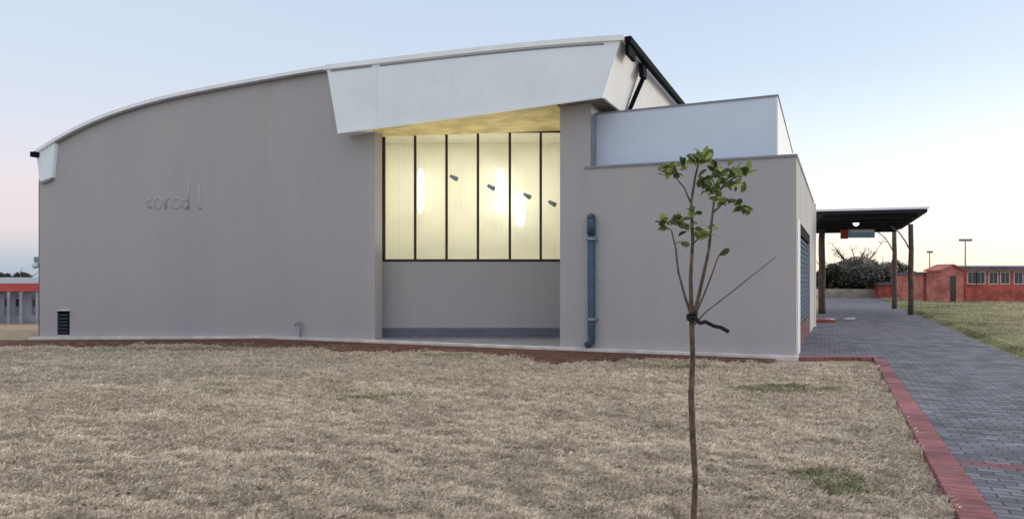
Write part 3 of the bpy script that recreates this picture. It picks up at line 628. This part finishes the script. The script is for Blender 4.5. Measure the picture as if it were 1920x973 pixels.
x, z = at(1605, 27.9, 419); q = MB(); q.tube([(x, 27.9, z-.10), (x, 27.9, z-.06), (x, 27.9, z), (x, 27.9, z+.06), (x, 27.9, z+.10)], [.02, .085, .11, .085, .03], 12); q.build('lamp_globe', M['lampglow'], e, smooth=True)
q = MB(); q.tube([(x, 27.9, z+.09), (x, 27.9, cz(27.9)-.1)], .012, 6); q.build('stem', M['black'], e)
# small pale things lying on the paving
for px, py, lb in ((1556, 601, 'small white scrap lying on the paving nearest the hall'), (1594, 600, 'small white scrap lying on the middle of the far paving')):
    Yq = FPX*(EYE-PZ)/(py-HOR); x = at(px, Yq); q = MB()
    for k in range(3): q.box((x+.1*k-.12, Yq+.05*k, PZ+.035+.01*k), (.2, .22, .05), Vector((math.cos(k), math.sin(k), 0)), Vector((-math.sin(k), math.cos(k), 0)))
    tag(q.build('paper_scrap', M['white'], bevel=.01), lb, 'litter', 'white scraps on the paving')
Yq = FPX*(EYE-PZ)/(604-HOR)
q = MB(); q.box((at(1540, Yq), Yq, PZ+.05), (.75, .5, .1)); tag(q.build('brick_step', M['redbrick'], bevel=.01), 'low red brick step at the far end of the hall flank', 'step')

# ------------------------------------------------------------------ trees and shrubs
def leaf_cloud(mb, tone, centers, n, size, seed, squash=.8):
    r_ = random.Random(seed)
    for cx, cy, cz_, rr in centers:
        for _ in range(int(n*rr*rr)):
            while True:
                p = Vector((r_.uniform(-1, 1), r_.uniform(-1, 1), r_.uniform(-1, 1)))
                if .25 < p.length < 1: break
            p = Vector((cx+p.x*rr, cy+p.y*rr, cz_+p.z*rr*squash)); a = Vector((r_.gauss(0, 1), r_.gauss(0, 1), r_.gauss(0, 1))).normalized(); b = a.orthogonal().normalized()
            s = size*r_.uniform(.5, 1.3); mb.add([p-a*s, p+b*s*.5, p+a*s, p-b*s*.5], [(0, 1, 2, 3)]); tone.append(min(1, max(0, r_.gauss(.45, .28))))
def tree(label, px, base, Yq, hgt, wid, mat, seed, size=.16, dens=520, cat='tree', group='trees beyond the path', bare=False):
    r_ = random.Random(seed); x = at(px, Yq); e = empty('background_tree', (x, Yq, base), label, cat, group)
    tk = MB(); tips = []
    tk.tube([(x, Yq, base-.1), (x+.05, Yq, base+hgt*.3), (x+.1, Yq, base+hgt*.6)], [.16, .12, .08], 8)
    for k in range(16 if bare else 7):
        a = r_.uniform(0, 6.28); st = Vector((x+.05, Yq, base+hgt*r_.uniform(.2, .55))); le_ = r_.uniform(.6, 1)
        en = Vector((x+math.cos(a)*wid*.5*le_, Yq+math.sin(a)*wid*.4*le_, base+hgt*r_.uniform(.55, .98))); mid = st.lerp(en, .5)+Vector((0, 0, .15))
        tk.tube([st, mid, en], [.06, .04, .015], 6); tips.append(en)
        for j in range(5 if bare else 0):
            s2 = mid.lerp(en, r_.random()); e2 = s2+Vector((r_.uniform(-.6, .6), r_.uniform(-.4, .4), r_.uniform(.2, .7))); tk.tube([s2, e2], [.022, .008], 5)
    tk.build('trunk', M['barkdark'], e)
    cr = MB(); tone = []; cs = []
    if bare: cs = [(t.x, t.y, t.z, .35) for t in tips]
    else:
        for k in range(13):
            a = r_.uniform(0, 6.28); f = r_.uniform(0, .72)**.7
            cs.append((x+math.cos(a)*wid*.5*f, Yq+math.sin(a)*wid*.5*f, base+hgt*r_.uniform(.22, .80)*(1-.25*f), wid*r_.uniform(.14, .27)))
    leaf_cloud(cr, tone, cs, dens, size, seed)
    cr.build('crown', mat, e, tone=tone)
YT = 62.0
tree('dark evergreen tree at the left end of the far tree line, beside the canopy post', 1555, 0, YT-1, 3.6, 2.9, M['darkleaf'], 1)
tree('grey green bushy tree left of centre in the far tree line', 1580, 0, YT+1, 3.5, 4.2, M['greyleaf'], 2)
tree('wide grey bushy tree in the middle of the far tree line', 1616, 0, YT-1, 3.5, 4.8, M['greyleaf'], 3)
tree('mid dark green tree right of centre in the far tree line', 1652, 0, YT+1, 3.6, 4.0, M['darkleaf'], 4)
tree('dark green tree behind the rear timber post, at the right end of the tree line', 1682, 0, YT+2, 3.2, 2.6, M['darkleaf'], 5)
tree('nearly bare brown tree rising above the far tree line', 1603, 0, YT+6, 5.2, 5.0, M['dryleaf'], 6, .10, 60, bare=True)
tree('low dark shrub between the rear post and the red brick buildings', 1726, 0, 58, 2.2, 1.8, M['darkleaf'], 8, cat='shrub')
tree('dark tree rising behind the red trimmed building at the far left', 12, -1.1, 60, 3.7, 5.4, M['darkleaf'], 9, group='trees at the far left')
tree('smaller dark tree nearest the hall, behind the red trimmed roof', 46, -1.1, 64, 3.0, 3.6, M['darkleaf'], 10, group='trees at the far left')
q = MB(); x0, x1 = at(1545, 59), at(1665, 59); q.box(((x0+x1)/2, 59, .35), (x1-x0, .25, .75)); tag(q.build('boundary_wall', M['dirtwall'], bevel=.02), 'low sandy wall in front of the far tree line', 'wall')

# ------------------------------------------------------------------ red brick school block on the right
YB = 51.0
e = empty('brick_building', (at(1850, YB), YB, 0), 'long low red brick building with dark roof band and round bushes of windows on the right', 'building')
e['label'] = 'long low red brick building with a dark roof band and a row of windows'
x0 = at(1810, YB); x1 = at(2060, YB)
ztop = at(0, YB, 507)[1]
def bbox(mat, name, xa, xb, ya, yb, za, zb, par, **k): q = MB(); q.box(((xa+xb)/2, (ya+yb)/2, (za+zb)/2), (xb-xa, yb-ya, zb-za)); o = q.build(name, mat, None, **k); (attach(o, par) if par.type == 'EMPTY' else setattr(o, 'parent', par)); return o
bbox(M['redbrick'], 'wall', x0, x1, YB, YB+1.8, -.1, ztop, e)
q = MB(); q.add([(x0-.2, YB-.35, ztop), (x1+.2, YB-.35, ztop), (x1+.2, YB+1.9, ztop+.12), (x0-.2, YB+1.9, ztop+.12), (x0-.2, YB-.35, ztop+.24), (x1+.2, YB-.35, ztop+.24), (x1+.2, YB+1.9, ztop+.36), (x0-.2, YB+1.9, ztop+.36)], [(3,2,1,0), (4,5,6,7), (0,1,5,4), (1,2,6,5), (2,3,7,6), (3,0,4,7)]); q.build('roof', M['slate'], e)
for px in (1822, 1838, 1862, 1884, 1909, 1930, 1955, 1978, 2002):
    xa, za = at(px-9, YB, 533); xb, zb = at(px+9, YB, 509)
    wn = bbox(M['white'], 'window', xa, xb, YB-.04, YB-.002, za, zb, e)
    bbox(M['glassdark'], 'pane', xa+.06, xa+(xb-xa)*.48, YB-.05, YB-.041, za+.06, zb-.06, wn); bbox(M['glassdark'], 'pane', xa+(xb-xa)*.53, xb-.06, YB-.05, YB-.041, za+.06, zb-.06, wn)
e = empty('gabled_outbuilding', (at(1785, YB-1), YB-1, 0), 'pink brick gabled end block between the tall lamp mast and the small brick hut', 'building')
e['label'] = 'pinkish brick block with a low gable at the left end of the long building'
xa, xb = at(1764, YB-2), at(1807, YB-2); zt3 = at(0, YB-2, 508)[1]; xm = (xa+xb)/2
q = MB(); q.add([(xa, YB-2, -.1), (xb, YB-2, -.1), (xb, YB-2, zt3), (xm, YB-2, zt3+.35), (xa, YB-2, zt3), (xa, YB-.3, -.1), (xb, YB-.3, -.1), (xb, YB-.3, zt3), (xm, YB-.3, zt3+.35), (xa, YB-.3, zt3)], [(0,1,2,3,4), (9,8,7,6,5), (0,4,9,5), (2,1,6,7)]); q.build('wall', M['pinkbrick'], e)
q = MB()
for a_, b_, sg_ in ((xa-.15, xm, 1), (xm, xb+.15, -1)):
    za_ = zt3-.02 if sg_ > 0 else zt3+.36; zb_ = zt3+.36 if sg_ > 0 else zt3-.02
    q.hexa([(a_, YB-2.15, za_), (b_, YB-2.15, zb_), (b_, YB-.2, zb_), (a_, YB-.2, za_), (a_, YB-2.15, za_+.1), (b_, YB-2.15, zb_+.1), (b_, YB-.2, zb_+.1), (a_, YB-.2, za_+.1)])
q.build('roof', M['pinkbrick'], e)
bbox(M['glassdark'], 'door', xa+.62, xa+.98, YB-2.03, YB-2.003, .0, 1.75, e)
e = empty('brick_hut', (at(1745, YB+1), YB+1, 0), 'small red brick hut with a flat dark roof left of the pinkish brick block', 'building')
xa, xb = at(1731, YB), at(1760, YB); zt4 = at(0, YB, 514)[1]
bbox(M['pinkbrick'], 'wall', xa, xb, YB, YB+4, -.1, zt4, e); bbox(M['slate'], 'roof', xa-.1, xb+.1, YB-.15, YB+4.1, zt4, zt4+.15, e)
bbox(M['barkdark'], 'door', xb-.75, xb-.1, YB-.04, YB-.003, 0, 1.6, e)
e = empty('far_brick_house', (at(1690, 57), 57, 0), 'distant dull red brick house seen between the two timber posts', 'building')
xa, xb = at(1664, 57), at(1718, 57); bbox(M['redbrick'], 'wall', xa, xb, 57, 61, -.1, 1.05, e); bbox(M['slate'], 'roof', xa-.2, xb+.2, 56.8, 61.2, 1.05, 1.25, e)
bbox(M['glassdark'], 'window', xa+.3, xa+.8, 56.95, 56.997, .35, .85, e); bbox(M['glassdark'], 'window', xa+1.4, xa+1.8, 56.95, 56.997, .1, .85, e)
def mast(px, pyt, Yq, hw, lab):
    x, z = at(px, Yq, pyt); e = empty('light_mast', (x, Yq, 0), lab, 'light mast', 'light masts above the brick buildings')
    q = MB(); q.tube([(x, Yq, 0), (x, Yq, z)], [.17, .10], 8); q.build('pole', M['mast'], e)
    q = MB(); q.box((x, Yq, z), (hw*2, .25, .1)); q.build('crossarm', M['mast'], e)
    for k in (-1, -.35, .35, 1):
        q = MB(); q.box((x+k*hw*.85, Yq-.1, z+.18), (hw*.4, .35, .30), Vector((1, 0, 0)), Vector((0, .9, -.4)), Vector((0, .4, .9))); q.build('floodlight', M['trim'], e)
mast(1810, 452, 130, 1.05, 'taller light mast with a wide floodlight head above the long brick building')
mast(1743, 474, 150, .55, 'shorter narrow light mast above the small red brick hut')
# ------------------------------------------------------------------ building on the far left
YL = 45.0
e = empty('low_building', (at(20, YL), YL, -1.1), 'low pale building with a red roof edge beyond the left corner of the hall', 'building')
xa, xb = at(-160, YL), at(180, YL); zf0 = at(0, YL, 546)[1]; zf1 = at(0, YL, 531)[1]
bbox(M['palewall'], 'wall', xa, xb, YL, YL+6, -1.4, zf0, e)
bbox(M['redpaint'], 'fascia', xa-.2, xb+.2, YL-.5, YL-.4, zf0, zf1, e)
q = MB(); q.hexa([(xa-.2, YL-.4, zf1-.08), (xb+.2, YL-.4, zf1-.08), (xb+.2, YL+6.2, zf1+.25), (xa-.2, YL+6.2, zf1+.25), (xa-.2, YL-.4, zf1), (xb+.2, YL-.4, zf1), (xb+.2, YL+6.2, zf1+.36), (xa-.2, YL+6.2, zf1+.36)]); q.build('roof', M['trim'], e)
for px, wd in ((-60, 14), (-25, 14), (14, 12), (36, 14), (66, 12), (100, 14)):
    x_, zz = at(px, YL, 590); wn = bbox(M['greydoor'], 'window', at(px-wd/2, YL), at(px+wd/2, YL), YL-.04, YL-.003, zz, at(0, YL, 553)[1], e)
    bbox(M['glassdark'], 'pane', at(px-wd/2+2, YL), at(px+1, YL), YL-.05, YL-.041, zz+.5, zz+.95, wn)
for px in (0, 25, 48, 78): x_ = at(px, YL); bbox(M['palewall'], 'pillar', x_-.08, x_+.08, YL-.45, YL-.3, -1.3, zf0, e)

# ------------------------------------------------------------------ sapling on the lawn
YS = 4.4
def SP(px, py, dy=0.0): return Vector(((px-CXP)/FPX*(YS+dy), YS+dy, EYE+(HOR-py)*(YS+dy)/FPX))
T = empty('sapling', (SP(1300, 600).x, YS, 0), 'thin young tree with sparse broad green leaves on the dry lawn', 'tree')
mb = MB()
b0 = SP(1302, 600); b0.z = -.03
main = [b0, SP(1301, 960), SP(1304, 900), SP(1299, 820), SP(1296, 740), SP(1299, 670), SP(1297, 600), SP(1295, 520, .01), SP(1299, 450, .02), SP(1296, 380, .02), SP(1303, 335, .01), SP(1311, 300)]
mb.tube(main, [.021, .018, .0165, .018, .0185, .0155, .016, .0115, .010, .008, .007, .0045], 10)
mb.build('trunk', M['bark'], T, smooth=True)
def branch(pts, r0, r1, name='branch'):
    q = MB(); n = len(pts)-1; q.tube([SP(*p) for p in pts], [r0+(r1-r0)*i/n for i in range(n+1)], 8); return q.build(name, M['bark'], T, smooth=True)
branch([(1299, 600, 0), (1309, 560, -.03), (1318, 520, -.05), (1329, 470, -.06), (1334, 420, -.06), (1339, 375, -.05), (1358, 345, -.04), (1392, 325, -.04)], .013, .004)
branch([(1297, 595, 0), (1284, 555, .04), (1272, 510, .07), (1267, 465, .08), (1259, 432, .08), (1236, 418, .08)], .009, .003)
branch([(1300, 598, 0), (1317, 560, .04), (1333, 520, .07), (1345, 485, .08), (1352, 473, .09)], .007, .003)
branch([(1297, 385, .02), (1283, 352, .03), (1262, 328, .04)], .006, .003)
branch([(1336, 400, -.05), (1362, 375, -.08), (1390, 385, -.1)], .006, .003)
branch([(1297, 430, .02), (1280, 415, -.02), (1262, 410, -.04)], .005, .003)
branch([(1297, 460, .02), (1312, 445, -.05), (1325, 435, -.08)], .005, .003)
branch([(1299, 612, 0), (1322, 586, .05), (1370, 549, .1), (1415, 513, .14), (1456, 481, .18)], .0055, .0025, 'bare_twig')
lm = MB(); tone = []
r_ = random.Random(11)
def leaf(base, d, ln, wd, tn):
    d = d.normalized(); up = Vector((r_.gauss(0, .5), r_.gauss(0, .5)-.3, 1)).normalized(); sd = d.cross(up)
    if sd.length < .1: sd = d.orthogonal()
    sd.normalize(); nrm = sd.cross(d).normalized(); roll = r_.uniform(-.9, .9); sd, nrm = sd*math.cos(roll)+nrm*math.sin(roll), nrm*math.cos(roll)-sd*math.sin(roll)
    prof = [(0, .04), (.2, .45), (.45, .95), (.7, 1.0), (.88, .65), (1, .03)]
    vs = []
    for f, ww in prof:
        c = base + d*ln*f - nrm*ln*.22*f*f
        vs += [c-sd*wd*ww*.5+nrm*wd*.18*ww, c, c+sd*wd*ww*.5+nrm*wd*.18*ww]
    n0 = len(lm.f); lm.add(vs, [(i*3+j, i*3+j+1, i*3+j+4, i*3+j+3) for i in range(5) for j in range(2)])
    tone.extend([tn]*(len(lm.f)-n0))
def cluster(px, py, n, dy=0, ln=.085, up=.5, spread=12):
    for _ in range(int(n*2.0+.5)):
        b = SP(px+r_.gauss(0, spread*.5), py+r_.gauss(0, spread*.4), dy+r_.gauss(0, .03))
        d = Vector((r_.gauss(0, .75), r_.gauss(0, .6), r_.gauss(up, .45)))
        leaf(b, d, ln*r_.uniform(.6, 1.08), ln*r_.uniform(.40, .58), min(1, max(0, r_.betavariate(.9, 1.3))))
cluster(1312, 306, 9, 0, .10, 1.1, 8); cluster(1256, 322, 9, .04, .075, .2); cluster(1283, 318, 4, .03, .07, .4)
cluster(1314, 340, 6, 0, .08, .3); cluster(1346, 326, 10, -.04, .085, .6, 16); cluster(1392, 326, 9, -.04, .085, .4, 14)
cluster(1340, 355, 7, -.05, .075, .2, 14); cluster(1370, 345, 5, -.06, .08, .1); cluster(1365, 380, 7, -.08, .075, .1, 16); cluster(1392, 388, 6, -.1, .075, -.3, 12)
cluster(1240, 420, 6, .08, .07, .2, 14); cluster(1270, 418, 9, .04, .075, .3, 16); cluster(1290, 430, 5, .0, .07, .1, 10); cluster(1303, 400, 4, 0, .06, .3, 8)
cluster(1327, 436, 7, -.08, .07, .0, 12); cluster(1280, 458, 2, .05, .06, -.2, 8)
leaf(SP(1346, 480, .09), Vector((1, -.1, .55)), .085, .036, .1); leaf(SP(1352, 474, .09), Vector((.6, .4, .8)), .045, .02, .3)
lm.build('crown', M['leaf'], T, smooth=True, tone=tone)
e = empty('tie_strap', tuple(SP(1300, 590)), 'black rubber tie knotted round the young tree with a loose end', 'strap')
q = MB(); c = SP(1298, 592)
for k in range(3): q.tube([c+Vector((math.cos(a)*.027, math.sin(a)*.027, .014*k-.016+.01*math.sin(a+k))) for a in [i*math.pi/6 for i in range(13)]], .0095, 6)
q.build('loop', M['strap'], e, smooth=True)
q = MB(); pts = [SP(1302, 594, -.03), SP(1312, 606, -.035), SP(1322, 603, -.03), SP(1338, 611, -.02), SP(1352, 614, -.02), SP(1366, 622, -.01)]
for i in range(len(pts)-1): d = (pts[i+1]-pts[i]); m_ = (pts[i]+pts[i+1])/2; q.box(m_, (d.length+.004, .008, .022), d.normalized(), Vector((0, 1, 0)), d.normalized().cross(Vector((0, 1, 0))).normalized()*-1)
q.build('loose_end', M['strap'], e)

# ------------------------------------------------------------------ grass
def grass(name, xs_, ys_, ln, wd, mat, toneval, flat=.5, seed=1):
    g_ = np.random.default_rng(seed); n = len(xs_); zz = gheight(xs_, ys_)
    a = g_.uniform(0, 2*np.pi, n); el = g_.uniform(.1, flat, n)*np.pi/2; L_ = ln*g_.uniform(.5, 1.4, n)
    dx, dy, dz = np.cos(a)*np.cos(el)*L_, np.sin(a)*np.cos(el)*L_, np.sin(el)*L_
    w2 = wd*g_.uniform(.6, 1.4, n)/2; px_, py_ = -np.sin(a)*w2, np.cos(a)*w2
    v = np.zeros((n, 4, 3))
    v[:, 0] = np.stack([xs_-px_, ys_-py_, zz-.004], 1); v[:, 1] = np.stack([xs_+px_, ys_+py_, zz-.004], 1)
    v[:, 2] = np.stack([xs_+dx*.55+px_*.8, ys_+dy*.55+py_*.8, zz+dz*.7], 1); v[:, 3] = np.stack([xs_+dx, ys_+dy, zz+dz*.85], 1)
    me = bpy.data.meshes.new(name); me.vertices.add(n*4); me.vertices.foreach_set('co', v.ravel())
    idx = np.arange(n)*4; tri = np.stack([idx, idx+1, idx+2, idx, idx+2, idx+3], 1).ravel()
    me.loops.add(n*6); me.loops.foreach_set('vertex_index', tri.astype(np.int32)); me.polygons.add(n*2)
    me.polygons.foreach_set('loop_start', (np.arange(n*2)*3).astype(np.int32)); me.update(calc_edges=True)
    at_ = me.attributes.new('tone', 'FLOAT', 'FACE'); at_.data.foreach_set('value', np.repeat(np.clip(toneval, 0, 1), 2).astype(np.float32))
    me.materials.append(mat); o = bpy.data.objects.new(name, me); COL.objects.link(o); return o
n = 800000
yy = 3.6*np.exp(rng.uniform(0, 1, n)*np.log(18.5/3.6)); xx = rng.uniform(-.82, .82, n)*yy
cl = vnoise(xx*8, yy*8, 3)*.6+vnoise(xx*17, yy*17, 10)*.4
q_ = across(xx, yy); dw = (xx-C.x)*(-V.x)+(yy-C.y)*(-V.y); dl = (xx-B.x)*0.07+(B.y-yy)*0.997
keep = (cl > rng.uniform(.18, .62, n)) & (q_ < 0+rng.normal(0, .03, n)) & (np.where(xx > B.x, dw, dl) > .12+soil_w(np.where(xx > B.x, (xx-B.x)*U.x+(yy-B.y)*U.y, (xx-B.x)*UA.x+(yy-B.y)*UA.y))*rng.uniform(.55, 1.12, n)) & ~((yy > 14.3) & (xx > 5.3))
xx, yy, cl = xx[keep], yy[keep], cl[keep]; tn = np.clip(0.5+.45*(vnoise(xx*1.3+yy*.5, yy*2.1, 21)-.5)+.5*(vnoise(xx*9, yy*9, 22)-.5)+rng.normal(0, .25, len(xx)), 0, 1)
gp = vnoise(xx*.45+3, yy*.6+8, 33)*.6+vnoise(xx*1.7, yy*1.7, 34)*.4
pt = np.zeros(len(xx))
for cx_, cy_, rx_, ry_ in ((-7.6, 16.6, 2.4, .55), (-5.6, 17.3, 1.2, .45), (3.9, 10.9, 1.0, .5), (2.5, 5.9, .42, .4), (-1.8, 10.0, .7, .25), (-4.4, 11.2, .35, .2), (3.0, 13.4, .8, .4), (1.0, 4.3, .9, .2), (5.0, 8.0, .5, .8), (-1.2, 15.4, .8, .3)):
    pt = np.maximum(pt, np.exp(-((xx-cx_)/rx_)**2-((yy-cy_)/ry_)**2))
isg = pt*(.35+.9*vnoise(xx*5, yy*5, 34))+rng.normal(0, .1, len(xx)) > .47
o = grass('dry_grass', xx[~isg], yy[~isg], .044*(yy[~isg]/7)**.4, .0075*(yy[~isg]/6)**.6, M['straw'], tn[~isg], .55, 2)
tag(o, 'short dry straw coloured grass covering the front lawn', 'grass', kind='stuff')
o = grass('green_grass', xx[isg], yy[isg], .05*(yy[isg]/7)**.4, .0075*(yy[isg]/6)**.6, M['greengrass'], tn[isg], .6, 3)
tag(o, 'patches of greener short grass scattered through the dry front lawn', 'grass', kind='stuff')
n = 5000
tt = 0.2+9.5*rng.uniform(0, 1, n)**1.3; qq = rng.normal(-.01, .05, n)+.05*vnoise(tt*3, tt*0, 77)
k_ = vnoise(tt*2.2, tt*0+4, 78) > .35; tt, qq = tt[k_], qq[k_]
xx = K0.x+PN.x*qq+PD.x*tt; yy = K0.y+PN.y*qq+PD.y*tt
o = grass('edge_grass', xx, yy, .085, .007, M['straw'], rng.uniform(.2, .9, len(xx)), .8, 12)
tag(o, 'longer dry grass tufts creeping over the red brick kerb', 'grass', kind='stuff')
n = 2600
yy = 3.8*np.exp(rng.uniform(0, 1, n)*np.log(17/3.8)); xx = rng.uniform(-.8, .8, n)*yy
k_ = (across(xx, yy) < -.05) & (((xx-C.x)*(-V.x)+(yy-C.y)*(-V.y)) > .4) & (vnoise(xx*1.5, yy*1.5, 61) > rng.uniform(.2, .9, n)); xx, yy = xx[k_], yy[k_]
o = grass('leaf_litter', xx, yy, .045, .028*(yy/7)**.3, M['litter'], rng.uniform(0, 1, len(xx)), .35, 8)
tag(o, 'small dark fallen leaves and twigs scattered over the front lawn', 'leaves', kind='stuff')
# greener turf right of the path
n = 90000
tt = 6*np.exp(rng.uniform(0, 1, n)*np.log(60/6)); qq = 2.66+rng.exponential(2.2, n)*np.where(rng.uniform(0, 1, n) < .35, .08, 1)*(tt/14)
xx = K0.x+PN.x*qq+PD.x*tt; yy = K0.y+PN.y*qq+PD.y*tt
o = grass('verge_grass', xx, yy, .06*(yy/12)**.6, .008*(yy/6)**.9, M['greengrass'], np.clip(.72+1.1*(vnoise(xx*.8, yy*.8, 41)-.5)+rng.normal(0, .15, n), 0, 1), .6, 4)
tag(o, 'green verge grass growing along the right edge of the paved path', 'grass', kind='stuff')
